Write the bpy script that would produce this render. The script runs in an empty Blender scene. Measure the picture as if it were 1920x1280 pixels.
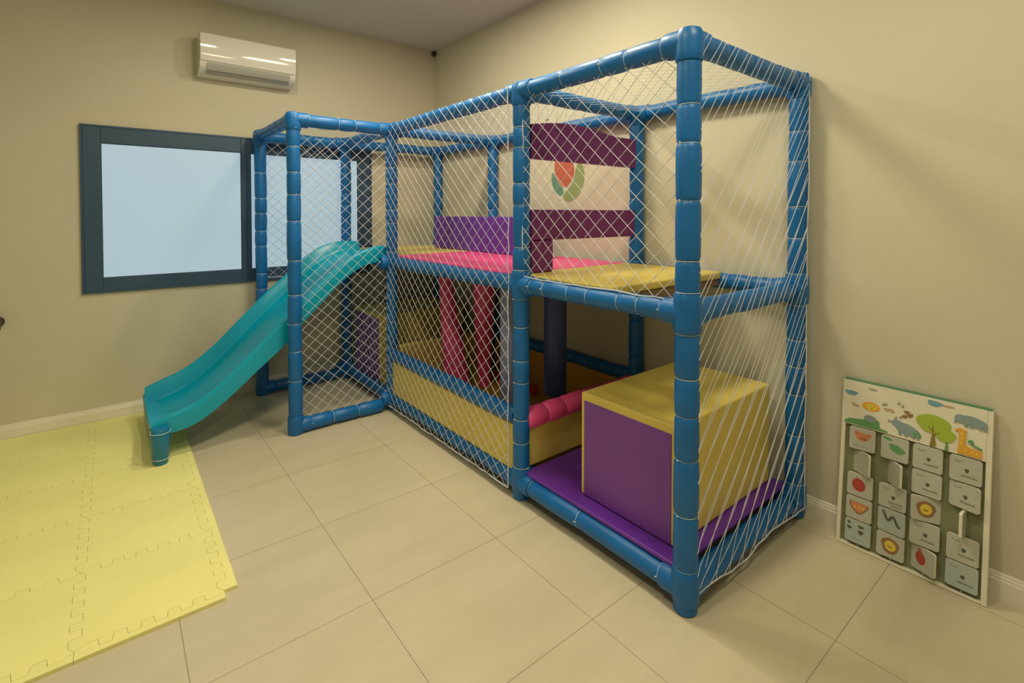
import bpy, math, random
from mathutils import Vector, Matrix, noise
R = random.Random(7)
PI = math.pi
S = bpy.context.scene
COL = S.collection

# ------------------------------------------------------------------ materials
def mat(name, col, rough=.5, spec=.5, bump=0, bscale=60, var=0, vscale=3, coat=0, sheen=0):
    m = bpy.data.materials.new(name); m.use_nodes = True
    nt = m.node_tree; b = nt.nodes['Principled BSDF']
    b.inputs['Base Color'].default_value = (*col, 1)
    b.inputs['Roughness'].default_value = rough
    b.inputs['Specular IOR Level'].default_value = spec
    if coat: b.inputs['Coat Weight'].default_value = coat; b.inputs['Coat Roughness'].default_value = .08
    tc = nt.nodes.new('ShaderNodeTexCoord')
    if var:
        n = nt.nodes.new('ShaderNodeTexNoise'); n.inputs['Scale'].default_value = vscale; n.inputs['Detail'].default_value = 4
        nt.links.new(tc.outputs['Object'], n.inputs['Vector'])
        r = nt.nodes.new('ShaderNodeValToRGB')
        r.color_ramp.elements[0].position = .3; r.color_ramp.elements[1].position = .7
        r.color_ramp.elements[0].color = (*[c*(1-var) for c in col], 1)
        r.color_ramp.elements[1].color = (*[min(1, c*(1+var)) for c in col], 1)
        nt.links.new(n.outputs['Fac'], r.inputs['Fac']); nt.links.new(r.outputs['Color'], b.inputs['Base Color'])
    if bump:
        n = nt.nodes.new('ShaderNodeTexNoise'); n.inputs['Scale'].default_value = bscale; n.inputs['Detail'].default_value = 3
        nt.links.new(tc.outputs['Object'], n.inputs['Vector'])
        bp = nt.nodes.new('ShaderNodeBump'); bp.inputs['Strength'].default_value = bump; bp.inputs['Distance'].default_value = .01
        nt.links.new(n.outputs['Fac'], bp.inputs['Height']); nt.links.new(bp.outputs['Normal'], b.inputs['Normal'])
    return m

M = dict(
    wall=mat('wall_paint', (.61, .58, .465), .75, .3, .05, 90, .02, 2),
    ceil=mat('ceiling_paint', (.57, .58, .57), .85, .2),
    base=mat('baseboard_white', (.80, .77, .68), .4),
    blue=mat('blue_vinyl', (.002, .135, .44), .42, .5, .12, 35, .10, 9),
    tie=mat('white_plastic_tie', (.52, .64, .70), .4),
    net=mat('net_cord', (.62, .66, .76), .7),
    slide=mat('turquoise_plastic', (.0, .37, .58), .28, .5, .03, 20),
    slidefoot=mat('slide_foot_plastic', (.01, .19, .40), .35),
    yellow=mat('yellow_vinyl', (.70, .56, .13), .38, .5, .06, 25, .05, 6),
    purple=mat('purple_vinyl', (.20, .055, .38), .42, .5, .06, 25, .06, 6),
    violet=mat('violet_vinyl', (.14, .03, .38), .42, .5, .06, 25, .06, 6),
    plum=mat('plum_foam', (.16, .022, .17), .55, .4, .05, 30, .06, 6),
    pink=mat('pink_vinyl', (.85, .09, .31), .42, .5, .06, 25, .06, 6),
    navy=mat('navy_vinyl', (.04, .07, .24), .42, .5, .05, 25),
    lav=mat('lavender_vinyl', (.25, .28, .55), .42, .5, .05, 25),
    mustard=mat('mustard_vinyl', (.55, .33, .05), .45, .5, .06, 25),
    under=mat('deck_underside', (.20, .13, .06), .8),
    foam=mat('yellow_eva_foam', (.88, .85, .35), .62, .35, .25, 260, .04, 2.5),
    frame=mat('window_frame_anthracite', (.034, .080, .155), .45),
    gasket=mat('window_gasket', (.02, .022, .025), .6),
    acw=mat('white_gloss_plastic', (.78, .77, .74), .07, .5),
    acg=mat('grey_plastic', (.42, .42, .40), .45),
    dark=mat('dark_plastic', (.03, .025, .02), .5),
    bronze=mat('dark_bronze', (.09, .065, .045), .35),
    bwhite=mat('board_white_laminate', (.74, .72, .60), .45),
    bgreen=mat('board_green', (.21, .225, .13), .55),
    bedge=mat('board_edge_green', (.10, .26, .14), .5),
    tile=mat('flap_white', (.47, .48, .43), .5),
    tileb=mat('flap_pale_blue', (.40, .47, .45), .5),
    ink=mat('ink_dark', (.10, .10, .07), .7), inkl=mat('ink_grey', (.33, .33, .26), .7),
    pblue=mat('print_blue', (.16, .33, .40), .6), pgrey=mat('print_blue_grey', (.24, .32, .35), .6),
    plime=mat('print_lime', (.36, .48, .05), .6), pgreen=mat('print_green', (.12, .32, .13), .6),
    porange=mat('print_orange', (.72, .38, .04), .6), pyellow=mat('print_yellow', (.78, .58, .06), .6),
    pbrown=mat('print_brown', (.28, .16, .08), .6), pred=mat('print_red', (.42, .06, .035), .6),
    pcoral=mat('print_coral', (.62, .24, .12), .6), ptan=mat('print_tan', (.50, .36, .24), .6),
    ptrunk=mat('print_trunk', (.26, .19, .04), .6),
    sred=mat('sticker_red', (.52, .13, .075), .5), sgreen=mat('sticker_green', (.27, .34, .14), .5),
    steal=mat('sticker_teal', (.14, .30, .22), .5),
    ballr=mat('red_ball', (.55, .03, .03), .35), ballg=mat('green_ball', (.06, .28, .06), .35),
    bally=mat('yellow_ball', (.70, .48, .04), .35), ballb=mat('blue_ball', (.03, .12, .40), .35),
    ballo=mat('orange_ball', (.70, .20, .03), .35),
)

def floor_mat():
    m = bpy.data.materials.new('porcelain_floor'); m.use_nodes = True
    nt = m.node_tree; b = nt.nodes['Principled BSDF']; N = nt.nodes.new; L = nt.links.new
    tc = N('ShaderNodeTexCoord'); sep = N('ShaderNodeSeparateXYZ'); L(tc.outputs['Object'], sep.inputs[0])
    ts, x0, y0, g = .6045, .7851, 1.2513, .0013
    masks = []
    for ax, o in (('X', x0), ('Y', y0)):
        a = N('ShaderNodeMath'); a.operation = 'SUBTRACT'; L(sep.outputs[ax], a.inputs[0]); a.inputs[1].default_value = o - ts/2
        w = N('ShaderNodeMath'); w.operation = 'FLOORED_MODULO'; L(a.outputs[0], w.inputs[0]); w.inputs[1].default_value = ts
        s = N('ShaderNodeMath'); s.operation = 'SUBTRACT'; L(w.outputs[0], s.inputs[0]); s.inputs[1].default_value = ts/2
        ab = N('ShaderNodeMath'); ab.operation = 'ABSOLUTE'; L(s.outputs[0], ab.inputs[0])
        mr = N('ShaderNodeMapRange'); L(ab.outputs[0], mr.inputs['Value'])
        mr.inputs['From Min'].default_value = g*.6; mr.inputs['From Max'].default_value = g*1.6
        mr.inputs['To Min'].default_value = 1; mr.inputs['To Max'].default_value = 0
        masks.append(mr)
    mx = N('ShaderNodeMath'); mx.operation = 'MAXIMUM'; L(masks[0].outputs[0], mx.inputs[0]); L(masks[1].outputs[0], mx.inputs[1])
    n = N('ShaderNodeTexNoise'); n.inputs['Scale'].default_value = 2.2; n.inputs['Detail'].default_value = 6; n.inputs['Roughness'].default_value = .6
    mp = N('ShaderNodeMapping'); mp.inputs['Scale'].default_value = (.6, 2.4, 1); L(tc.outputs['Object'], mp.inputs[0]); L(mp.outputs[0], n.inputs['Vector'])
    r = N('ShaderNodeValToRGB'); r.color_ramp.elements[0].position = .32; r.color_ramp.elements[1].position = .7
    r.color_ramp.elements[0].color = (.55, .49, .355, 1); r.color_ramp.elements[1].color = (.615, .55, .415, 1)
    L(n.outputs['Fac'], r.inputs['Fac'])
    mix = N('ShaderNodeMix'); mix.data_type = 'RGBA'
    L(mx.outputs[0], mix.inputs['Factor']); L(r.outputs['Color'], mix.inputs['A']); mix.inputs['B'].default_value = (.30, .255, .18, 1)
    L(mix.outputs['Result'], b.inputs['Base Color'])
    b.inputs['Roughness'].default_value = .27; b.inputs['Specular IOR Level'].default_value = .5
    inv = N('ShaderNodeMath'); inv.operation = 'SUBTRACT'; inv.inputs[0].default_value = 1; L(mx.outputs[0], inv.inputs[1])
    bp = N('ShaderNodeBump'); bp.inputs['Strength'].default_value = .3; bp.inputs['Distance'].default_value = .002
    L(inv.outputs[0], bp.inputs['Height']); L(bp.outputs['Normal'], b.inputs['Normal'])
    return m
M['floor'] = floor_mat()

def pane_mat():
    m = bpy.data.materials.new('frosted_glass_daylight'); m.use_nodes = True
    nt = m.node_tree; b = nt.nodes['Principled BSDF']
    b.inputs['Base Color'].default_value = (.16, .19, .21, 1); b.inputs['Roughness'].default_value = .35
    b.inputs['Emission Color'].default_value = (.58, .80, .93, 1); b.inputs['Emission Strength'].default_value = PANE
    return m
PANE = .55
M['pane'] = pane_mat()

# ------------------------------------------------------------------ mesh helpers
class MB:
    def __init__(s): s.v = []; s.f = []; s.m = []
    def add(s, vs, fs, mi=0):
        o = len(s.v); s.v += [tuple(v) for v in vs]; s.f += [tuple(i+o for i in f) for f in fs]; s.m += [mi]*len(fs); return s
    def box(s, a, b, mi=0):
        x0, y0, z0 = a; x1, y1, z1 = b
        return s.add([(x0,y0,z0),(x1,y0,z0),(x1,y1,z0),(x0,y1,z0),(x0,y0,z1),(x1,y0,z1),(x1,y1,z1),(x0,y1,z1)],
                     [(0,3,2,1),(4,5,6,7),(0,1,5,4),(1,2,6,5),(2,3,7,6),(3,0,4,7)], mi)
    def tube(s, pts, rad, n=16, mi=0, cap=True, closed=False):
        pts = [Vector(p) for p in pts]; k = len(pts)
        rf = rad if callable(rad) else (lambda i: rad)
        t0 = (pts[1]-pts[0]).normalized(); ref = Vector((0,0,1)) if abs(t0.z) < .9 else Vector((1,0,0))
        u = t0.cross(ref).normalized(); vs = []
        for i in range(k):
            if closed: t = (pts[(i+1) % k]-pts[i-1]).normalized()
            else: t = (pts[min(i+1, k-1)]-pts[max(i-1, 0)]).normalized()
            u = (u - t*u.dot(t)).normalized(); w = t.cross(u)
            for j in range(n):
                a = 2*PI*j/n; vs.append(pts[i] + (u*math.cos(a)+w*math.sin(a))*rf(i))
        fs = []
        for i in range(k if closed else k-1):
            i2 = (i+1) % k
            for j in range(n): fs.append((i*n+j, i*n+(j+1) % n, i2*n+(j+1) % n, i2*n+j))
        if cap and not closed: fs.append(tuple(range(n-1, -1, -1))); fs.append(tuple((k-1)*n+j for j in range(n)))
        return s.add(vs, fs, mi)
    def prism(s, poly, h0, h1, fn=None, mi=0):
        fn = fn or (lambda a, b, c: (a, b, c)); n = len(poly)
        vs = [fn(a, b, h0) for a, b in poly] + [fn(a, b, h1) for a, b in poly]
        return s.add(vs, [tuple(range(n-1, -1, -1)), tuple(range(n, 2*n))] + [(i, (i+1) % n, n+(i+1) % n, n+i) for i in range(n)], mi)
    def sphere(s, c, r, nu=20, nv=12, mi=0):
        vs = [(c[0], c[1], c[2]-r)]
        for i in range(1, nv):
            a = -PI/2+PI*i/nv
            for j in range(nu): vs.append((c[0]+r*math.cos(a)*math.cos(2*PI*j/nu), c[1]+r*math.cos(a)*math.sin(2*PI*j/nu), c[2]+r*math.sin(a)))
        vs.append((c[0], c[1], c[2]+r)); fs = [(0, 1+(j+1) % nu, 1+j) for j in range(nu)]
        for i in range(nv-2):
            for j in range(nu): a = 1+i*nu; fs.append((a+j, a+(j+1) % nu, a+nu+(j+1) % nu, a+nu+j))
        a = 1+(nv-2)*nu; fs += [(a+j, a+(j+1) % nu, len(vs)-1) for j in range(nu)]
        return s.add(vs, fs, mi)
    def build(s, name, mats, parent=None, smooth=False, bevel=0, bseg=2, label=None, kind=None, angle=40, recalc=False):
        me = bpy.data.meshes.new(name); me.from_pydata(s.v, [], s.f)
        for m in (mats if isinstance(mats, (list, tuple)) else [mats]): me.materials.append(m)
        me.polygons.foreach_set('material_index', s.m)
        if smooth: me.polygons.foreach_set('use_smooth', [True]*len(s.f))
        me.update()
        if recalc:
            import bmesh
            bm = bmesh.new(); bm.from_mesh(me); bmesh.ops.recalc_face_normals(bm, faces=bm.faces[:]); bm.to_mesh(me); bm.free()
        if smooth: me.set_sharp_from_angle(angle=math.radians(angle))
        o = bpy.data.objects.new(name, me); COL.objects.link(o)
        if bevel:
            b = o.modifiers.new('bevel', 'BEVEL'); b.width = bevel; b.segments = bseg; b.limit_method = 'ANGLE'
            if not smooth:
                me.polygons.foreach_set('use_smooth', [True]*len(s.f)); b.harden_normals = True
        if parent is not None: o.parent = parent
        if label: o['label'] = label
        if kind: o['kind'] = kind
        return o

def thing(name, label, cat, loc=(0, 0, 0), group=None):
    o = bpy.data.objects.new(name, None); COL.objects.link(o); o.empty_display_size = .1
    o.location = loc; tag(o, label, cat, group); return o
def tag(o, label, cat, group=None):
    o['label'] = label; o['category'] = cat
    if group: o['group'] = group
    return o
def struct(o): o['kind'] = 'structure'; return o
def rebase(o, loc):
    """give a world-space mesh its own origin"""
    o.data.transform(Matrix.Translation(-Vector(loc))); o.location = loc; return o

# ------------------------------------------------------------------ room
XW, YW, ZC = 2.725, 4.72, 3.24
XL, YF = -2.2, -1.6
WX0, WX1, WZ0, WZ1 = -.165, 2.005, .942, 2.16       # window opening
struct(MB().box((XL-.15, YF-.15, -.12), (XW+.15, YW+.15, 0)).build('floor', M['floor']))
struct(MB().box((XL-.15, YF-.15, ZC), (XW+.15, YW+.15, ZC+.12)).build('ceiling', M['ceil']))
struct(MB().box((XW, YF-.15, 0), (XW+.15, YW+.15, ZC)).build('wall_right', M['wall']))
struct(MB().box((XL-.15, YF-.15, 0), (XL, YW+.15, ZC)).build('wall_left', M['wall']))
struct(MB().box((XL, YF-.15, 0), (XW, YF, ZC)).build('wall_front', M['wall']))
wb = MB().box((XL, YW, 0), (WX0, YW+.15, ZC)).box((WX1, YW, 0), (XW, YW+.15, ZC))
wb.box((WX0, YW, 0), (WX1, YW+.15, WZ0)).box((WX0, YW, WZ1), (WX1, YW+.15, ZC))
struct(wb.build('wall_back', M['wall']))

def baseboard(name, p0, p1, nrm):
    prof = [(0, 0), (.015, 0), (.015, .074), (.011, .082), (.011, .088), (.007, .094), (.007, .100), (0, .104)]
    p0, p1, nrm = Vector(p0), Vector(p1), Vector(nrm); n = len(prof)
    vs = [p+nrm*d+Vector((0, 0, z)) for p in (p0, p1) for d, z in prof]
    fs = [tuple(range(n)), tuple(range(2*n-1, n-1, -1))]+[(i, n+i, n+(i+1) % n, (i+1) % n) for i in range(n)]
    return struct(MB().add(vs, fs).build(name, M['base'], recalc=True))
baseboard('baseboard_right', (XW, YF, 0), (XW, YW, 0), (-1, 0, 0))
baseboard('baseboard_back', (XL, YW, 0), (XW-.015, YW, 0), (0, -1, 0))

# window with two frosted sliding panes
wf = MB(); y0, y1 = YW-.028, YW+.09
G1 = (-.048, .86, 1.05, 2.031); G2 = (.934, 1.866, 1.05, 2.028)
def ring(mb, o, i, ya, yb, mi=0):
    (a, b, c, d), (e, f, g, h) = o, i
    mb.box((a, ya, c), (e, yb, d), mi).box((f, ya, c), (b, yb, d), mi).box((e, ya, c), (f, yb, g), mi).box((e, ya, h), (f, yb, d), mi)
ring(wf, (WX0, WX1, WZ0, WZ1), (-.150, 1.990, .957, 2.145), YW-.020, y1)
win = struct(wf.build('window_1', M['frame'], bevel=.003))
for nm, o, g, ya in (('sash', (-.150, .90, .957, 2.145), G1, YW-.018), ('sash', (.902, 1.990, .957, 2.145), G2, YW-.012)):
    sm = MB(); ring(sm, o, g, ya, ya+.028)
    so = sm.build(nm, M['frame'], win, bevel=.003)
    gk = MB(); ring(gk, (g[0]-.006, g[1]+.006, g[2]-.006, g[3]+.006), (g[0]+.004, g[1]-.004, g[2]+.004, g[3]-.004), ya+.006, ya+.010)
    gk.build('gasket', M['gasket'], so)
    MB().box((g[0]-.01, ya+.011, g[2]-.01), (g[1]+.01, ya+.017, g[3]+.01)).build('pane', M['pane'], so)

# ------------------------------------------------------------------ air conditioner
ac = thing('air_conditioner', 'white wall-mounted split air conditioner high above the window', 'air conditioner', (.905, YW, 2.75))
def extr_x(prof, x0, x1):   # prof (depth from wall, z) -> solid along x
    n = len(prof); vs = [(x, YW-d, z) for x in (x0, x1) for d, z in prof]
    return MB().add(vs, [tuple(range(n)), tuple(range(2*n-1, n-1, -1))]+[(i, n+i, n+(i+1) % n, (i+1) % n) for i in range(n)])
def local(o, par): o.data.transform(Matrix.Translation(-Vector(par.location))); return o
body = extr_x([(0, 2.925), (.15, 2.93), (.186, 2.918), (.186, 2.70), (.178, 2.672), (.155, 2.645), (.11, 2.622), (.05, 2.608), (0, 2.606)], .552, 1.258)
local(body.build('casing', M['acw'], ac, smooth=True, angle=25, recalc=True, bevel=.004), ac)
fp = extr_x([(.188, 2.912), (.196, 2.915), (.2015, 2.905), (.2045, 2.82), (.203, 2.73), (.198, 2.705), (.188, 2.703)], .556, 1.254)
local(fp.build('front_panel', M['acw'], ac, smooth=True, angle=50, recalc=True), ac)
lv = extr_x([(.180, 2.697), (.189, 2.696), (.184, 2.668), (.165, 2.642), (.158, 2.648)], .60, 1.21)
local(lv.build('air_louver', M['acg'], ac, smooth=True, recalc=True), ac)
lv2 = extr_x([(.150, 2.6445), (.154, 2.6385), (.112, 2.6175), (.105, 2.6225)], .60, 1.21)
local(lv2.build('air_louver', M['acg'], ac, smooth=True, recalc=True), ac)

# small dark sensor in the ceiling corner
tag(rebase(MB().sphere((XW-.024, YW-.024, ZC-.034), .024).box((XW-.03, YW-.03, ZC-.018), (XW-.004, YW-.004, ZC)).build('corner_sensor', M['dark'], smooth=True), (XW-.024, YW-.024, ZC-.034)),
    'small dark round sensor tucked into the ceiling corner', 'sensor')
# dark knob at the left edge of the picture
kn = MB().tube([(-.592, YW-.0, .80), (-.592, YW-.012, .80)], .034, 24).tube([(-.592, YW-.01, .80), (-.592, YW-.045, .80)], .012, 16)
kn.tube([(-.592, YW-.05+.0, .862), (-.592, YW-.056, .84), (-.592, YW-.056, .76), (-.592, YW-.05, .738)], lambda i: (.012, .02, .02, .012)[i], 18)
tag(rebase(kn.build('wall_hook', M['bronze'], smooth=True), (-.592, YW, .80)), 'small dark bronze hook on the beige wall far left of the window', 'hook')

# ------------------------------------------------------------------ padded tube frame
RP = .044
xf, xr, xd = 1.702, 2.678, .9815
yA, yB, yC, yF = 1.060, 2.044, 3.615, 4.580
zt, zm, zb = 2.163, 1.143, .0885
play = thing('soft_play_structure', 'blue padded two-level soft play frame with white netting along the right wall', 'play structure', (2.19, 2.8, 0))
PO = Vector(play.location)
def P(mb, name, m, parent=None, **k):
    """part of the play frame; meshes are written in world space"""
    o = mb.build(name, m, parent or play, **k); o.data.transform(Matrix.Translation(-PO)); return o

def sleeve(a, b, r=RP, seed=0, seg=.19, bulge=1.0):
    rr = random.Random(seed); a, b = Vector(a), Vector(b); Ln = (b-a).length; cuts = [0]
    while cuts[-1] < Ln-.09: cuts.append(cuts[-1]+seg*rr.uniform(.6, 1.4))
    k = Ln/cuts[-1]; cuts = [c*k for c in cuts]; st = []
    for c0, c1 in zip(cuts, cuts[1:]):
        d = min(.018, (c1-c0)*.2); amp = bulge*rr.uniform(.99, 1.05)
        for t, q in ((0, .88), (d*.3, .955), (d, 1.0*amp), ((c1-c0)*.5, 1.025*amp), (c1-c0-d, 1.0*amp), (c1-c0-d*.3, .955)): st.append((c0+t, q*r))
    st.append((Ln, .88*r)); ax = (b-a).normalized()
    side = ax.orthogonal().normalized()
    pts = []
    for s_, q in st:
        w = .0018*math.sin(s_*9+seed)
        pts.append(a+ax*s_+side*w)
    mb = MB().tube(pts, lambda i: st[i][1], 20)
    return mb, [(a+ax*c, ax) for c in cuts[1:-1]]

TIE = [0]
def tie(c, ax, r, parent):
    if TIE[0] >= 98: return
    TIE[0] += 1
    ax = Vector(ax); u = ax.orthogonal().normalized(); w = ax.cross(u); tilt = R.uniform(-.05, .05)
    pts = [c+(u*math.cos(t)+w*math.sin(t))*r+ax*(tilt*r*math.cos(t)) for t in [2*PI*i/24 for i in range(24)]]
    mb = MB().tube(pts, .0016, 6, closed=True)
    t = R.choice((2.2, 4.0, 5.2)); p = c+(u*math.cos(t)+w*math.sin(t))*r; o = (u*math.cos(t)+w*math.sin(t))
    mb.tube([p-o*.002, p+o*.004, p+o*.009+ax*.004], .0028, 6)
    P(mb, 'cable_tie', M['tie'], parent, smooth=True)

def joint(c, dirs, parent, up=True, down=True):
    """padded elbow cover where rails meet a post"""
    c = Vector(c); mb = MB(); r = RP*1.2
    z0 = -.075 if down else -.05; z1 = .075 if up else .052
    zs = [z0, z0+.008, z0+.03, 0, z1-.03, z1-.008, z1]; rs = [r*.90, r*.98, r*1.0, r*1.03, r, r*.97 if up else r*.8, r*.9 if up else r*.45]
    mb.tube([c+Vector((0, 0, z)) for z in zs], lambda i: rs[i], 22)
    for d in dirs:
        d = Vector(d); rr = [r*.97, r*.97, r*.98, r*.93]
        mb.tube([c+d*t for t in (0, .05, .085, .095)], lambda i: rr[i], 20)
    return P(mb, 'joint_cover', M['blue'], parent, smooth=True)

X, Y = Vector((1, 0, 0)), Vector((0, 1, 0))
posts = dict(A=(xf, yA), B=(xf, yB), C=(xf, yC), F=(xf, yF), a=(xr, yA), b=(xr, yB), c=(xr, yC), f=(xr, yF), D=(xd, yC), E=(xd, yF))
nb = dict(A=[Y, X], B=[Y, -Y, X], C=[Y, -Y, X, -X], F=[-Y, X, -X], a=[Y, -X], b=[Y, -Y, -X], c=[Y, -Y, -X], f=[-Y, -X], D=[X, Y], E=[X, -Y])
bot = dict(nb); bot['D'] = [X]; bot['E'] = [X]
TIED = 'ABDEaC'
postobj = {}
for i, (k, (px, py)) in enumerate(posts.items()):
    main = k not in 'DE'
    zlow = zb if main else .05
    runs = [(zlow+.06, zm-.07), (zm+.07, zt-.06)] if main else [(zlow+.05, zt-.06)]
    mb = None; ties = []
    for j, (z0, z1) in enumerate(runs):
        s_, t_ = sleeve((px, py, z0), (px, py, z1), RP*(1.0 if k != 'A' else 1.02), seed=i*7+j, seg=.17 if k in 'AB' else .19)
        if mb is None: mb = s_
        else: mb.add(s_.v, s_.f)
        ties += t_
    # foot tube down to the floor
    if main: mb.tube([(px, py, .0005), (px, py, .006), (px, py, .05), (px, py, zb)], lambda q: (RP*.9, RP*1.02, RP*1.02, RP)[q], 20)
    else: mb.tube([(px, py, .0005), (px, py, .006), (px, py, .06), (px, py, .12)], lambda q: (RP*.92, RP, RP, RP*.95)[q], 20)
    po = P(mb, 'post', M['blue'], smooth=True); postobj[k] = po
    joint((px, py, zt), nb[k], po, up=False)
    if main: joint((px, py, zm), nb[k], po)
    joint((px, py, zlow), bot[k], po, down=False) if main else joint((px, py, zlow), bot[k], po, down=False)
    if k in TIED:
        for c, ax in ties: tie(c, ax, RP*.915, po)
        if main:
            for zz in (zm-.078, zm+.078, zb+.08): tie(Vector((px, py, zz)), (0, 0, 1), RP*1.0, po)
        tie(Vector((px, py, zt-.066)), (0, 0, 1), RP*1.0, po)

def rail(a, b, z, seed, seg=.17, ties=False, m='blue', name='rail', r=RP*.97, gap=.05, bulge=1.0):
    a, b = Vector((*a, z)), Vector((*b, z)); d = (b-a).normalized()
    mb, tl = sleeve(a+d*(gap+.04), b-d*(gap+.04), r, seed, seg, bulge)
    o = P(mb, name, M[m], smooth=True)
    if ties:
        for c, ax in tl: tie(c, ax, r*.915, o)
        for c in (a+d*.10, b-d*.10): tie(c, d, r*.97, o)
    return o
pp = posts
links = ['AB', 'BC', 'CF', 'ab', 'bc', 'cf', 'Aa', 'Bb', 'Cc', 'Ff', 'CD', 'DE', 'EF']
n = 100
for lk in links:
    n += 1; rail(pp[lk[0]], pp[lk[1]], zt, n, ties=lk in ('AB', 'CD'))
for lk in links[:10]:
    n += 1; rail(pp[lk[0]], pp[lk[1]], zm, n, ties=lk in ('AB',), seg=.15)
for lk in ['AB', 'BC', 'CF', 'ab', 'bc', 'cf', 'Aa', 'Ff']:
    n += 1; rail(pp[lk[0]], pp[lk[1]], zb, n, ties=lk == 'AB', seg=.3 if lk == 'AB' else .2)
rail(pp['D'], pp['C'], .05, 151, ties=True, seg=.14, bulge=1.08)
rail(pp['E'], pp['F'], .05, 152, seg=.16)
rail((xf, yB), (xf, yC), .425, 153, gap=.0, seg=.22)
rail((xr, yB), (xr, yC), .452, 154, gap=.0)
rail((xf-.02, yB), (xr+.01, yB), .415, 155, gap=.0, m='pink', name='padded_roll', r=.052, seg=.13, bulge=1.05)

# pit side panels
def slab(a, b, name, m, bev=.012, label=None, parent=None):
    mb = MB().box(a, b); return P(mb, name, m, parent, bevel=bev, bseg=3, label=label)
slab((xf-.022, yB+.045, .128), (xf+.022, yC-.045, .385), 'pit_panel', M['yellow'], label='yellow vinyl panel below the front net')
slab((xf+.045, yB-.02, .155), (xr-.045, yB+.02, .372), 'pit_panel', M['yellow'])
slab((xf+.045, yC-.045, .10), (xr-.045, yC-.005, .493), 'pit_panel', M['yellow'])
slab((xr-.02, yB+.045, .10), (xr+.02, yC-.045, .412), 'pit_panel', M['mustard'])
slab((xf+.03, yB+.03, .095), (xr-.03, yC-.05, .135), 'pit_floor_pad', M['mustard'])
# decks
def deck(y0, y1, m, lab, x0=xf+.02, x1=xr-.03):
    o = slab((x0, y0, 1.155), (x1, y1, 1.198), 'deck_pad', M[m], .014, lab)
    slab((x0+.01, y0+.01, 1.120), (x1-.01, y1-.01, 1.154), 'deck_board', M['under'], .003, None, o); return o
deck(1.44, 2.096, 'yellow', 'yellow vinyl deck pad ending at the climbing hole')
deck(2.10, yC-.02, 'pink', 'pink vinyl deck pad of the upper level')
deck(yC-.016, yF+.02, 'yellow', 'yellow vinyl landing pad at the top of the slide')
# purple foam walls upstairs
slab((2.40, 2.585, 1.1985), (2.44, 4.17, 1.494), 'foam_wall', M['violet'], .01, 'violet foam wall standing on the pink deck')
arch = [(xf+.05, 1.815)]+[(xr-.04, 1.815), (xr-.04, 1.993)]+[(xf+.05+(xr-xf-.09)*t, 1.993+.034*math.sin(PI*min(1, max(0, (.95-t*1.3+.02))))) for t in [1-i/14 for i in range(1, 14)]]+[(xf+.05, 1.996)]
P(MB().prism(arch, yB-.022, yB+.022, lambda a, b, c: (a, c, b)), 'foam_plank', M['plum'], recalc=True, label='plum foam plank with an arched top edge')
slab((xf+.05, yB-.022, 1.374), (xr-.04, yB+.022, 1.541), 'foam_plank', M['plum'], .01)
slab((xf+.05, yB-.022, 1.199), (1.916, yB+.022, 1.373), 'foam_jamb', M['plum'], .01)
tie(Vector((1.88, yB, 2.035)), (0, 0, 1), .006, play)

# ------------------------------------------------------------------ nets
DW, DH = .088, .080
def netpanel(o, ud, W, z0, z1, nrm, seed, sag=.012, vd=Vector((0, 0, 1)), rope='lrtb', DWx=DW, r=.0015, bottom_wave=0, slopes=(-DW/DH, DW/DH), jit=.003, flare=0):
    o, ud, nrm = Vector(o), Vector(ud), Vector(nrm); Hh = z1-z0
    def pt(s_, t_):
        e = math.sin(PI*min(max(s_/W, 0), 1))*math.sin(PI*min(max(t_/Hh, 0), 1))
        q = Vector((s_*1.7+seed*3.1, t_*1.7, seed*.7))
        dz = noise.noise(q)*sag*e*1.5 + sag*.5*e
        ds = noise.noise(q+Vector((9, 2, 4)))*jit*e; dt = noise.noise(q+Vector((3, 8, 1)))*jit*e
        tt = t_+dt
        if bottom_wave: tt += bottom_wave*(1-t_/Hh)**3*math.sin(s_*11+1)
        return o+ud*(s_+ds)+vd*(z0+tt)+nrm*dz
    mb = MB()
    for fi, sl_ in enumerate(slopes):
        ext = int((W+abs(sl_)*Hh)/DWx)+2
        for k in range(-ext, ext+1):
            c = (k+.3+(.5*fi if flare else 0))*DWx
            def s_at(t): return c+sl_*t
            sa, sb = s_at(0), s_at(Hh)
            if max(sa, sb) < 0 or min(sa, sb) > W: continue
            lo, hi = sorted(((0-c)/sl_, (W-c)/sl_)); t0, t1 = max(0, lo), min(Hh, hi)
            if t1-t0 < .01: continue
            m_ = max(2, int((t1-t0)/.09)+1)
            m_ = max(m_, int((t1-t0)/.04)) if flare else m_
            tl = [t0+(t1-t0)*i/m_ for i in range(m_+1)]
            mb.tube([pt(min(W, max(0, s_at(t)+(flare*(-1)**fi*max(0, 1-t/.32)**2))), t) for t in tl], r, 4, cap=False)
    ob = P(mb, 'net_panel', M['net'])
    if rope:
        mm = 30
        for ch_ in rope:
            rp = [pt(W*i/mm, 0) if ch_ == 'b' else pt(W*i/mm, Hh) if ch_ == 't' else pt(0, Hh*i/mm) if ch_ == 'l' else pt(W, Hh*i/mm) for i in range(mm+1)]
            rp = [p+Vector((noise.noise(p*14)*.006, noise.noise(p*14+Vector((5, 5, 5)))*.006, noise.noise(p*14+Vector((1, 9, 2)))*.006)) for p in rp]
            P(MB().tube(rp, .0032, 6), 'edge_rope', M['net'], ob, smooth=True)
    return ob
off = RP+.006
netpanel((xf-off, yB+.050, 0), Y, yC-yB-.06, .045, zt+.03, -X, 1, .006, rope='lb')                # front, long bay
netpanel((xf-.02, yA+.02, 0), Y, yB-yA-.055, zm+.045, zt-.01, -X, 2, .008, rope='rb')            # front, near bay upper
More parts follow.
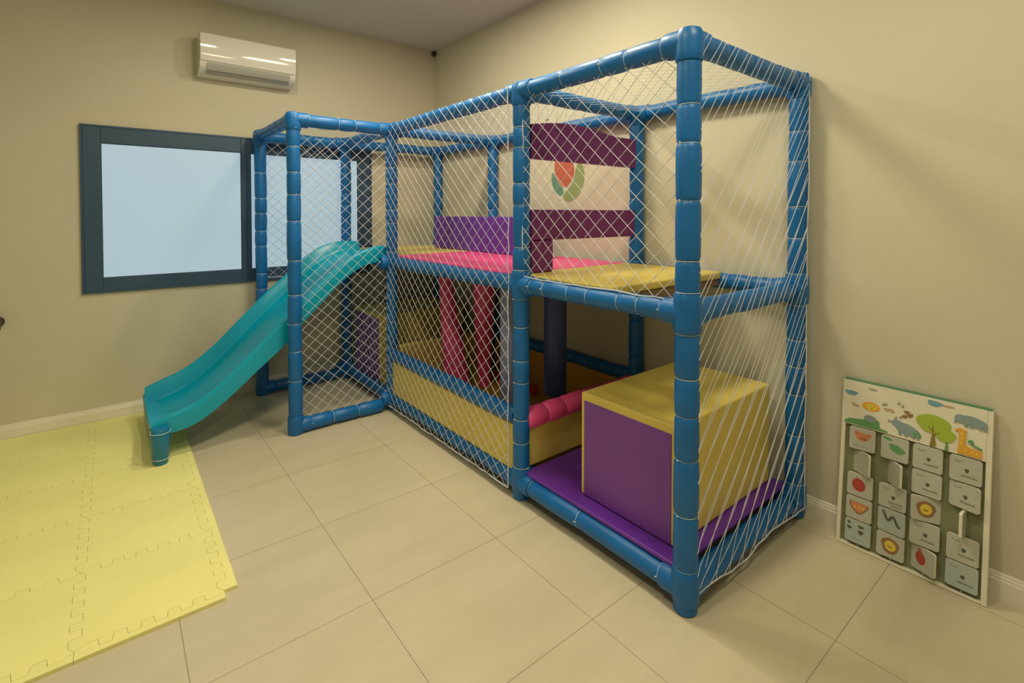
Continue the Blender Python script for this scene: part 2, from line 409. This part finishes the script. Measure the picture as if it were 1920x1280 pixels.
netpanel((xf+.0, yA-off, 0), X, xr-xf-.01, zb-.015, zt+.035, -Y, 3, .010, bottom_wave=.014, slopes=(.90, .79), DWx=.105, rope='br', flare=.10)   # near end, stretched
netpanel((xd+.02, yC-.005, 0), X, xf-xd-.03, .07, zt-.05, -Y, 4, .006, rope='tb')                   # slide bay, front
netpanel((xd+.02, yF, 0), X, xf-xd-.05, .98, zt-.04, -Y, 5, .006, rope='b')                       # slide bay, by the window
netpanel((xf+.0, yC+.045, 0), Y, yF-yC-.09, zb+.01, zm-.04, -X, 6, .006, rope='t')                # below the slide landing
netpanel((xf, yA+.04, zt+.005), Y, yC-yA-.08, 0, xr-xf, Vector((0, 0, -1)), 7, .03, vd=X, rope='', r=.0008)  # top

# ------------------------------------------------------------------ slide
sl = thing('slide', 'turquoise plastic slide coming down through the blue frame to the yellow mats', 'slide', (.9, 4.07, 0))
xs = [.175, .255, .41, .574, .75, .96, 1.06, 1.21, 1.35, 1.50, 1.62, 1.76]
zn = [.250, .277, .325, .440, .603, .806, .895, 1.030, 1.153, 1.234, 1.264, 1.262]
zf = [.268, .300, .360, .475, .645, .855, .943, 1.083, 1.195, 1.257, 1.275, 1.268]
zo = [.190, .168, .196, .300, .448, .627, .742, .890, 1.020, 1.115, 1.140, 1.140]
def interp(a, q):
    for i in range(len(xs)-1):
        if q <= xs[i+1] or i == len(xs)-2:
            p0, p1, p2, p3 = a[max(i-1, 0)], a[i], a[i+1], a[min(i+2, len(xs)-1)]
            x0, x1 = xs[i], xs[i+1]; h = x1-x0; t = (q-x0)/h
            m1 = (p2-p0)/(x1-xs[max(i-1, 0)])*h if i else (p2-p1); m2 = (p3-p1)/(xs[min(i+2, len(xs)-1)]-x0)*h
            return (2*t**3-3*t*t+1)*p1+(t**3-2*t*t+t)*m1+(-2*t**3+3*t*t)*p2+(t**3-t*t)*m2
NS = 60; rows = []
ya, yb = 3.695, 4.455
for i in range(NS+1):
    q = xs[0]+(xs[-1]-xs[0])*i/NS; a, b, o = interp(zn, q), interp(zf, q), interp(zo, q)
    wall = .118 if q < 1.3 else .118-.055*(q-1.3)/.46
    bed = (a+b)/2-wall; und = max(o+.004, bed-.05)
    e = 0 if i else .0
    rows.append([(q, y, z) for y, z in [
        (ya+.004, o), (ya-.002, a-.03), (ya, a-.008), (ya+.008, a), (ya+.028, a), (ya+.036, a-.008), (ya+.046, bed+.022), (ya+.052, bed+.006), (ya+.064, bed),
        (4.075, bed-.004), (yb-.064, bed), (yb-.052, bed+.006), (yb-.046, bed+.022), (yb-.036, b-.008), (yb-.028, b), (yb-.008, b), (yb, b-.008), (yb+.002, b-.03), (yb-.004, o),
        (yb-.02, o), (yb-.045, und), (ya+.045, und), (ya+.02, o)]])
k = len(rows[0]); mb = MB()
vs = [p for r_ in rows for p in r_]
fs = [(i*k+j, (i+1)*k+j, (i+1)*k+(j+1) % k, i*k+(j+1) % k) for i in range(NS) for j in range(k)]
mb.add(vs, fs)
# closed ends (fan strips between upper and lower outlines)
def endcap(base, flip):
    top = list(range(0, 19)); c = []
    fcs = []
    low = [22, 21, 21, 21, 21, 21, 21, 21, 21, 21, 20, 20, 20, 20, 20, 20, 20, 19, 18]
    for j in range(18):
        a, b, c1, d = top[j], top[j+1], low[j+1], low[j]
        q = [a, b, c1] + ([d] if d != c1 else [])
        q = [x for n_, x in enumerate(q) if x not in q[:n_]]
        if len(q) >= 3: fcs.append(tuple(base+x for x in (q if flip else q[::-1])))
    return fcs
mb.f += endcap(0, True)+endcap(NS*k, False); mb.m += [0]*(len(mb.f)-len(mb.m))
# rolled lip at the exit
mb.tube([(.180, ya+.03, .205), (.178, 4.07, .150), (.180, yb-.03, .205)], .012, 12)
ch = mb.build('chute', M['slide'], sl, smooth=True, angle=50, recalc=True)
ch.data.transform(Matrix.Translation(-Vector(sl.location)))
for yy, lab in ((3.66, 'dark blue tapered foot'), (4.47, None)):
    fb = MB().tube([(.217, yy, .0135), (.217, yy, .02), (.217, yy, .045), (.217, yy, .05), (.217, yy, .18), (.217, yy, .2), (.217, yy, .225)],
                   lambda i: (.034, .038, .039, .042, .052, .052, .040)[i], 24)
    fo = fb.build('foot', M['slidefoot'], sl, smooth=True, label='dark blue tapered foot'); fo.data.transform(Matrix.Translation(-Vector(sl.location)))
    for zz, rr in ((.046, .0425), (.205, .052)):
        tp = [(.217+rr*math.cos(2*PI*i/24), yy+rr*math.sin(2*PI*i/24), zz) for i in range(24)]
        t_ = MB().tube(tp, .0022, 6, closed=True).build('cable_tie', M['tie'], fo, smooth=True); t_.data.transform(Matrix.Translation(-Vector(sl.location)))

# ------------------------------------------------------------------ foam steps, floor pad, hanging columns
pad = MB().box((1.694, yA+.03, .1335), (xr-.02, yB-.03, .1545)).build('floor_pad', M['violet'], bevel=.008, bseg=3)
tag(rebase(pad, (2.18, 1.55, .1335)), 'thin purple vinyl floor pad at the bottom of the near bay', 'pad')
def step(x0, y0, z0, dx, dy, dz, label):
    t = thing('foam_step', label, 'foam block', (x0+dx/2, y0+dy/2, z0), 'purple and yellow foam steps')
    b = MB().box((-dx/2+.004, -dy/2, 0), (dx/2, dy/2, dz)).build('foam_block', M['yellow'], t, bevel=.012, bseg=3)
    p = MB().box((-dx/2, -dy/2+.018, .006), (-dx/2+.012, dy/2-.024, dz-.036)).build('side_panel', M['purple'], t, bevel=.004, label='purple vinyl side panel')
    return t
step(1.772, 1.155, .1548, .84, .525, .50, 'large foam step with yellow top and purple side behind the corner post nearest the camera')
step(1.748, 3.955, .0, .82, .56, .668, 'foam step with yellow top and purple side below the slide landing')
def column(name, p0, p1, r0, r1, m, label, group=None):
    p0, p1 = Vector(p0), Vector(p1); d = p1-p0; L_ = d.length; st = [(0, .80), (.008, .95), (.025, 1), (.5*L_, 1.0), (L_-.02, 1), (L_-.006, .95), (L_, .8)]
    mb = MB().tube([p0+d.normalized()*s_ for s_, _ in st], lambda i: (r0+(r1-r0)*st[i][0]/L_)*st[i][1], 28)
    o = mb.build(name, M[m], smooth=True); rebase(o, tuple(p0)); return tag(o, label, 'padded column', group)
column('padded_column', (2.2, 2.305, .36), (2.2, 2.305, 1.119), .072, .072, 'navy', 'dark navy padded column hanging just right of the middle front post', 'hanging padded columns')
column('padded_column', (1.95, 2.46, .30), (1.95, 2.46, 1.119), .058, .058, 'lav', 'greyish lavender padded column behind the front net beside the middle front post', 'hanging padded columns')
column('padded_column', (2.08, 3.27, .136), (2.10, 3.50, 1.119), .105, .045, 'pink', 'leaning pink padded column behind the front net, nearest the slide', 'hanging padded columns')
column('padded_column', (2.32, 3.25, .136), (2.30, 3.22, 1.119), .045, .10, 'pink', 'pink padded column narrowing downwards, right of the leaning pink column', 'hanging padded columns')
# balls in the pit
for c, (x, y), lab in (('ballr', (2.515, 2.875), 'red ball in the pit left of the navy column'), ('ballr', (2.52, 3.33), 'red ball lying far back in the pit behind the front net'),
                       ('ballo', (2.50, 3.02), 'orange ball in the pit under the lavender column'), ('ballg', (2.56, 2.62), 'dark green ball in the pit right of the navy column'),
                       ('bally', (2.40, 3.0), 'yellow ball on the pit floor behind the net'), ('ballo', (2.42, 3.15), 'orange ball beside the pink columns on the pit floor')):
    o = MB().sphere((0, 0, 0), .036, 24, 14).build('play_ball', M[c], smooth=True); o.location = (x, y, .1345+.036); tag(o, lab, 'ball', 'plastic balls in the pit')

# ------------------------------------------------------------------ interlocking foam mats
TH = .0125
def sq(t, per=.098):
    return 1 if (t/per) % 1 < .5 else -1
def toothed(p0, p1, amp):
    """corner p0, then square teeth along an axis-aligned seam (p1 itself is left to the next side)"""
    p0, p1 = Vector((*p0, 0)), Vector((*p1, 0)); d = p1-p0; L_ = d.length; d.normalize(); nn = Vector((-d.y, d.x, 0))
    out = [p0]
    if amp:
        m_ = 10; per = (L_-.05)/m_
        for i in range(m_):
            s_ = 1 if i % 2 == 0 else -1
            out += [p0+d*(.025+per*(i+.05))+nn*s_*amp, p0+d*(.025+per*(i+.95))+nn*s_*amp]
    out.append(p1)
    return [(v.x, v.y) for v in out]
xe = [-.600, -.118, .335]; ye = [2.262, 2.750, 3.238, 3.726, 4.214, 4.700]
AMP = .018
def insets(poly, g=.0006):
    # shrink a rectilinear polygon slightly so that a hairline gap shows
    n_ = len(poly); out = []
    for i in range(n_):
        a, b, c = [Vector((*poly[j % n_], 0)) for j in (i-1, i, i+1)]
        d1, d2 = (b-a), (c-b)
        if d1.length < 1e-6 or d2.length < 1e-6: out.append(poly[i]); continue
        d1.normalize(); d2.normalize(); n1, n2 = Vector((-d1.y, d1.x, 0)), Vector((-d2.y, d2.x, 0))
        m_ = (n1+n2); l = m_.length
        if l < .2: out.append((b.x, b.y)); continue
        m_ = m_/l; out.append(tuple((b+m_*(g/max(.5, m_.dot(n1)))).to_2d()))
    return out
rowlab = ['nearest the camera', 'second row from the camera', 'middle row', 'fourth row from the camera', 'against the back wall']
collab = ['left', 'right']
for ci in range(2):
    for ri in range(5):
        x0, x1, y0_, y1_ = xe[ci], xe[ci+1], ye[ri], ye[ri+1]
        pb = toothed((x0, y0_), (x1, y0_), AMP)
        pr = toothed((x1, y0_), (x1, y1_), AMP)
        pt_ = list(reversed(toothed((x0, y1_), (x1, y1_), AMP if ri < 4 else 0)))
        pl = list(reversed(toothed((x0, y0_), (x0, y1_), AMP if ci else 0)))
        poly = pb+pr+pt_+pl
        cl = []
        for p in poly:
            if not cl or min((Vector(p)-Vector(cl[-1])).length, (Vector(p)-Vector(cl[0])).length) > 1e-4: cl.append(p)
        o = MB().prism(insets(cl), 0.0004, TH).build('foam_mat_tile', M['foam'], recalc=True)
        lab = {(1, 3): 'yellow foam mat tile under the foot of the slide', (1, 2): 'yellow foam mat tile just in front of the slide foot'}.get((ci, ri))
        if not lab: lab = 'yellow foam mat tile in the %s column, %s' % (collab[ci], rowlab[ri])
        if (ci, ri) == (1, 3): lab = 'yellow foam mat tile under the slide end, behind its foot'
        tag(rebase(o, ((x0+x1)/2, (y0_+y1_)/2, 0)), lab, 'foam mat', 'yellow interlocking foam mat tiles')
for ri in range(4):
    y0_, y1_ = ye[ri], ye[ri+1]
    pl = list(reversed(toothed((xe[2], y0_), (xe[2], y1_), AMP)))
    poly = [(.383, y0_), (.383, y1_)]+pl
    o = MB().prism(insets(poly), .0004, TH).build('foam_edge_strip', M['foam'], recalc=True)
    tag(rebase(o, (.36, (y0_+y1_)/2, 0)), 'straight yellow foam edging strip on the right of the mats, '+['nearest the camera', 'second from the camera', 'third from the camera', 'beside the slide'][ri], 'mat edging', 'yellow foam edging strips')
for ci in range(2):
    pt_ = list(reversed(toothed((xe[ci], ye[0]), (xe[ci+1], ye[0]), AMP)))
    poly = [(xe[ci], 2.216), (xe[ci+1], 2.216)]+pt_
    o = MB().prism(insets(poly), .0004, TH).build('foam_edge_strip', M['foam'], recalc=True)
    tag(rebase(o, ((xe[ci]+xe[ci+1])/2, 2.23, 0)), 'straight yellow foam edging strip along the front of the mats, '+['left half', 'right half'][ci], 'mat edging', 'yellow foam edging strips')

# ------------------------------------------------------------------ wall sticker
stk = MB()
def wallpoly(pts, h, mi): stk.prism(pts, XW-.0004, XW-h, lambda a, b, c: (c, a, b), mi)
def smooth_poly(pts, it=2):
    for _ in range(it):
        q = []
        for i in range(len(pts)):
            a, b = pts[i], pts[(i+1) % len(pts)]
            q += [(a[0]*.75+b[0]*.25, a[1]*.75+b[1]*.25), (a[0]*.25+b[0]*.75, a[1]*.25+b[1]*.75)]
        pts = q
    return pts
wallpoly(smooth_poly([(2.885, 1.87), (2.905, 1.78), (2.865, 1.69), (2.79, 1.645), (2.755, 1.70), (2.83, 1.76)]), .0012, 2)
wallpoly(smooth_poly([(2.60, 1.93), (2.64, 1.85), (2.655, 1.77), (2.72, 1.70), (2.78, 1.665), (2.74, 1.60), (2.63, 1.625), (2.565, 1.71), (2.54, 1.80), (2.565, 1.88)]), .0016, 1)
wallpoly(smooth_poly([(2.862, 1.95), (2.76, 1.99), (2.665, 1.93), (2.645, 1.82), (2.70, 1.745), (2.748, 1.712), (2.81, 1.75), (2.865, 1.83)]), .002, 0)
st = stk.build('wall_sticker', [M['sred'], M['sgreen'], M['steal']], recalc=True)
tag(rebase(st, (XW, 2.74, 1.78)), 'red tulip bud sticker with green leaves on the right wall behind the nets', 'sticker')

# ------------------------------------------------------------------ activity board
BW, BH = .515, .748
bd = thing('activity_board', 'white animal matching board with turning picture tiles leaning on the right wall', 'activity board')
vv = Vector((.08, 0, .745)).normalized(); uu = Vector((0, -1, 0)); nn = uu.cross(vv)
bd.matrix_world = Matrix(((uu.x, vv.x, nn.x, 2.615), (uu.y, vv.y, nn.y, .853), (uu.z, vv.z, nn.z, .002), (0, 0, 0, 1)))
MB().box((.006, .012, -.020), (BW-.006, BH-.003, -.014)).build('back_panel', M['bgreen'], bd, label='green back panel')
MB().box((.006, BH-.003, -.020), (BW-.004, BH+.004, .003)).build('top_edging', M['bedge'], bd, label='green top edge')
for a, b in (((0, 0), (.016, .545)), ((BW-.018, 0), (BW, BH)), ((.016, 0), (BW-.018, .012))):
    MB().box((a[0], a[1], -.020), (b[0], b[1], .002)).build('frame_bar', M['bwhite'], bd, bevel=.002)
# header picture
hd = MB(); HM = [M[x] for x in ('bwhite', 'pblue', 'pgrey', 'plime', 'pgreen', 'porange', 'pyellow', 'pbrown', 'ptrunk', 'ptan', 'ink', 'inkl')]
hd.box((.0, .545, -.013), (BW-.018, BH-.003, .003), 0)
lev = [.0032]
def flat(pts, mi, mb=hd, z=None):
    lev[0] += .00012; zz = z if z is not None else lev[0]
    mb.prism(pts, .0028, zz, None, mi)
def ell(cx, cy, rx, ry, rot=0, n_=22, p=2.0, wob=0, seed=0):
    o = []
    for i in range(n_):
        t = 2*PI*i/n_; c, s_ = math.cos(t), math.sin(t); k_ = 1+wob*math.sin(3*t+seed)+wob*.6*math.sin(5*t+seed*2)
        a, b = rx*math.copysign(abs(c)**(2/p), c)*k_, ry*math.copysign(abs(s_)**(2/p), s_)*k_
        o.append((cx+a*math.cos(rot)-b*math.sin(rot), cy+a*math.sin(rot)+b*math.cos(rot)))
    return o
flat(ell(.034, .688, .026, .011, wob=.12), 1); flat(ell(.116, .722, .018, .005, wob=.1), 11); flat(ell(.336, .724, .027, .012, wob=.14, seed=1), 1)
flat(ell(.380, .724, .019, .005, wob=.1), 9); flat(ell(.052, .637, .018, .006, -.3), 9)
flat(ell(.112, .645, .034, .020), 5); flat(ell(.114, .645, .022, .013), 6)                      # sun-like round lion face
for a in (-.010, .010): flat(ell(.114+a, .648, .0022, .0022), 7)
flat(ell(.114, .640, .005, .002), 7)
flat([(.012, .549), (.012, .558), (.03, .572), (.06, .575), (.085, .580), (.10, .600), (.125, .604), (.146, .585), (.150, .560), (.178, .556), (.178, .549)], 4)
flat(ell(.112, .592, .024, .014), 2)
for cx, cy in ((.172, .651), (.19, .650), (.243, .660), (.256, .650), (.236, .640)): flat(ell(cx, cy, .010, .007, R.uniform(-.5, .5), wob=.15), 7 if cx > .2 else 9)
flat(ell(.25, .646, .005, .004), 7)
for cx, cy in ((.205, .625), (.222, .632), (.168, .672), (.158, .670), (.182, .606), (.214, .690), (.228, .682)): flat(ell(cx, cy, .006, .004, 1, wob=.2), 11)
flat(ell(.245, .588, .046, .023, -.25, wob=.04), 2); flat(ell(.210, .604, .020, .014), 2); flat(ell(.280, .574, .016, .012), 4)
for dx in (-.028, -.008, .018, .034): flat([(.245+dx, .560), (.245+dx, .575), (.255+dx, .575), (.255+dx, .556)], 2)
flat(ell(.333, .640, .056, .038, wob=.04), 3); flat(ell(.372, .606, .034, .026, wob=.05), 3)
flat([(.324, .547), (.331, .60), (.333, .657), (.338, .60), (.344, .552)], 8); flat([(.334, .605), (.316, .625), (.319, .627), (.337, .612)], 8); flat([(.336, .600), (.352, .612), (.354, .609), (.338, .594)], 8)
flat([(.373, .546), (.376, .582), (.381, .582), (.384, .546)], 4)
flat(ell(.455, .688, .042, .019, -.12, wob=.04), 2); flat(ell(.418, .690, .018, .016), 2); flat([(.405, .69), (.398, .672), (.403, .668), (.412, .682)], 2)
for dx in (-.026, -.010, .018, .032): flat([(.455+dx, .664), (.455+dx, .682), (.466+dx, .682), (.466+dx, .662)], 2)
flat([(.412, .553), (.416, .60), (.414, .640), (.403, .636), (.404, .645), (.42, .652), (.438, .646), (.434, .59), (.45, .582), (.484, .578), (.486, .552)], 5)
for cx, cy in ((.424, .632), (.425, .612), (.423, .592), (.438, .570), (.456, .568), (.472, .566)): flat(ell(cx, cy, .004, .004), 6)
flat(ell(.452, .607, .008, .008), 4); flat([(.455, .600), (.485, .590), (.486, .584), (.456, .594)], 4)
hd.build('header_panel', HM, bd, label='white header board printed with a green tree, clouds and animals', recalc=True)

# turning tiles, four columns of five on upright rods
TW, TP = .098, .1035
UC = [.086, .207, .320, .440]
ang = {(0, 1): -36, (1, 1): -46, (2, 2): 24, (2, 4): -28, (3, 1): -14, (3, 2): 88, (0, 0): 4, (1, 3): -5}
pic = {(0, 0): 'crab', (0, 2): 'apple', (0, 3): 'melon', (0, 4): 'bits', (1, 0): 'leaf', (1, 3): 'snake', (1, 4): 'lion', (2, 2): 'lion', (2, 4): 'bug', (0, 1): 'blank', (3, 2): 'blank', (1, 1): 'blank'}
FM = [M[x] for x in ('tile', 'tileb', 'ink', 'inkl', 'pred', 'pcoral', 'pgreen', 'pyellow', 'pbrown', 'bwhite')]
tname = {'crab': 'tile printed with a coral crab', 'apple': 'tile printed with a round red fruit', 'melon': 'tile printed with an orange half round', 'bits': 'pale blue tile with small dark marks',
         'leaf': 'tile printed with a green shape', 'snake': 'tile printed with a dark snake', 'lion': 'tile printed with a round yellow face in a brown ring', 'bug': 'half-turned tile printed with a dark red shape', 'blank': 'tile turned edge-on or half open', 'text': 'tile with a small symbol and a printed word'}
for ci in range(4):
    MB().tube([(UC[ci], .012, -.004), (UC[ci], .546, -.004)], .003, 10).build('pivot_rod', M['acg'], bd, smooth=True)
    for ri in range(5):
        kd = pic.get((ci, ri), 'text'); v0 = .543-TP*(ri+1)+.003
        mb = MB(); h = TW/2; ch_ = .006; z = .005
        out = [(-h+ch_, 0), (h-ch_, 0), (h, ch_), (h, TW-ch_), (h-ch_, TW), (-h+ch_, TW), (-h, TW-ch_), (-h, ch_)]
        mb.prism(out, -z, z, None, 1 if kd in ('bits', 'snake') or (ci, ri) == (3, 4) else 0)
        mb.m[2:] = [9]*(len(mb.m)-2)   # pale tile edges: the brighter light they catch is put into the colour
        def f2(pts, mi, zz=.0004): mb.prism(pts, z-.0002, z+zz, None, mi)
        def word(cx, cy, n_, hgt=.008, mi=2):
            x = cx-n_*.0031
            rr = random.Random(ci*10+ri)
            for q in range(n_):
                g = hgt*rr.choice((1, .7, .7, 1)); w_ = .0046
                for bx in ((x, x+.0013), (x+w_-.0013, x+w_)): f2([(bx[0], cy), (bx[1], cy), (bx[1], cy+g), (bx[0], cy+g)], mi)
                yy = cy+g*rr.choice((0, .5, .85)); f2([(x, yy), (x+w_, yy), (x+w_, yy+.0012), (x, yy+.0012)], mi, .0005)
                x += .0062
        cy = TW/2
        if kd == 'text':
            for q in range(3): f2(ell(-.030+q*.009, .080-.003*(q % 2), .004, .005, n_=10), 3)
            f2(ell(.004, .048, .007, .008, n_=12, wob=.15), 2); word(.012, .022, 8, .008)
            if (ci, ri) == (1, 2): word(.016, .010, 6, .006)
        elif kd == 'crab':
            f2(ell(0, .060, .028, .018, wob=.12), 5); f2(ell(-.022, .076, .010, .007), 5); f2(ell(.026, .074, .010, .007), 5); f2(ell(.006, .052, .014, .005, -.1), 8, .0007); word(-.004, .014, 9, .006, 3)
        elif kd == 'apple': f2(ell(-.004, .050, .026, .028, .2), 4); f2([(-.012, .078), (-.014, .086), (-.010, .086), (-.008, .077)], 8)
        elif kd == 'melon':
            f2([(-.036, .078)]+[(-.036+.074*t, .078-.052*math.sin(PI*(.12+.80*t))) for t in [i/12 for i in range(13)]]+[(.038, .074)], 8)
            f2([(-.030, .076)]+[(-.030+.062*t, .075-.042*math.sin(PI*(.12+.80*t))) for t in [i/12 for i in range(13)]]+[(.032, .072)], 5, .0007)
            for q in (-.014, .002, .016): f2(ell(q, .056, .004, .005), 7, .0009)
        elif kd == 'bits':
            for cx_, cy_, a_, b_ in ((-.034, .082, .006, .006), (-.032, .060, .010, .007), (.012, .076, .012, .006), (.012, .052, .011, .009)): f2(ell(cx_, cy_, a_, b_, n_=12, wob=.2), 2)
            word(0, .016, 8, .005, 3)
        elif kd == 'leaf': f2(ell(.008, .050, .030, .017, -.35, wob=.05), 6); f2(ell(-.026, .086, .018, .006, -.2), 6); word(.014, .012, 6, .004, 3)
        elif kd == 'snake':
            for q in range(24):
                t = q/23; f2(ell(-.030+.060*t, .070-.020*t+.013*math.sin(t*9.5+1.9), .0055, .0048, n_=10), 2, .0004+.00001*q)
        elif kd == 'lion': f2(ell(0, .050, .032, .033, wob=.05, n_=30), 8); f2(ell(.001, .050, .020, .021), 7, .0007); f2(ell(0, .046, .010, .003), 8, .0009); f2(ell(-.007, .056, .002, .002, n_=8), 8, .0009); f2(ell(.008, .056, .002, .002, n_=8), 8, .0009)
        elif kd == 'bug': f2(ell(-.008, .052, .020, .026, .2), 4); f2(ell(-.012, .082, .008, .008), 8, .0006); f2([(-.009, .03), (-.008, .075), (-.006, .075), (-.007, .03)], 8, .0007)
        o = mb.build('picture_tile', FM, bd, recalc=True, label=tname[kd])
        o.location = (UC[ci], v0, .004); o.rotation_euler = (0, math.radians(ang.get((ci, ri), 0)), 0)

# ------------------------------------------------------------------ light
def area(name, loc, size, power, col=(1, .86, .56)):
    l = bpy.data.lights.new(name, 'AREA'); l.shape = 'DISK'; l.size = size; l.energy = power; l.color = col
    o = bpy.data.objects.new(name, l); o.location = loc; COL.objects.link(o); return o
LC = (1, .88, .60)
for x, y, p, d in ((1.55, 3.20, 15, .14), (.78, 3.20, 12, .14), (1.55, 2.10, 33, .50), (1.30, .10, 24, .45), (.0, 1.2, 25, .30)):
    area('ceiling_lamp', (x, y, ZC-.02), d, p, LC)
w = bpy.data.worlds.new('world'); S.world = w; w.use_nodes = True
w.node_tree.nodes['Background'].inputs[0].default_value = (.6, .75, .9, 1); w.node_tree.nodes['Background'].inputs[1].default_value = .5

# ------------------------------------------------------------------ camera
cam = bpy.data.cameras.new('camera'); co = bpy.data.objects.new('camera', cam); COL.objects.link(co)
cam.sensor_width = 36; cam.lens = 939.5/1920*36; cam.shift_y = -(640-420.5)/1920; cam.clip_start = .02
co.location = (0, 0, 1.52); co.rotation_mode = 'XYZ'
co.rotation_euler = (PI/2-.0217, 0, -.6756)
S.camera = co
S.view_settings.view_transform = 'Standard'; S.view_settings.look = 'None'; S.view_settings.gamma = 1; S.view_settings.exposure = 0
S.cycles.use_denoising = True
S.cycles.max_bounces = 8; S.cycles.diffuse_bounces = 5
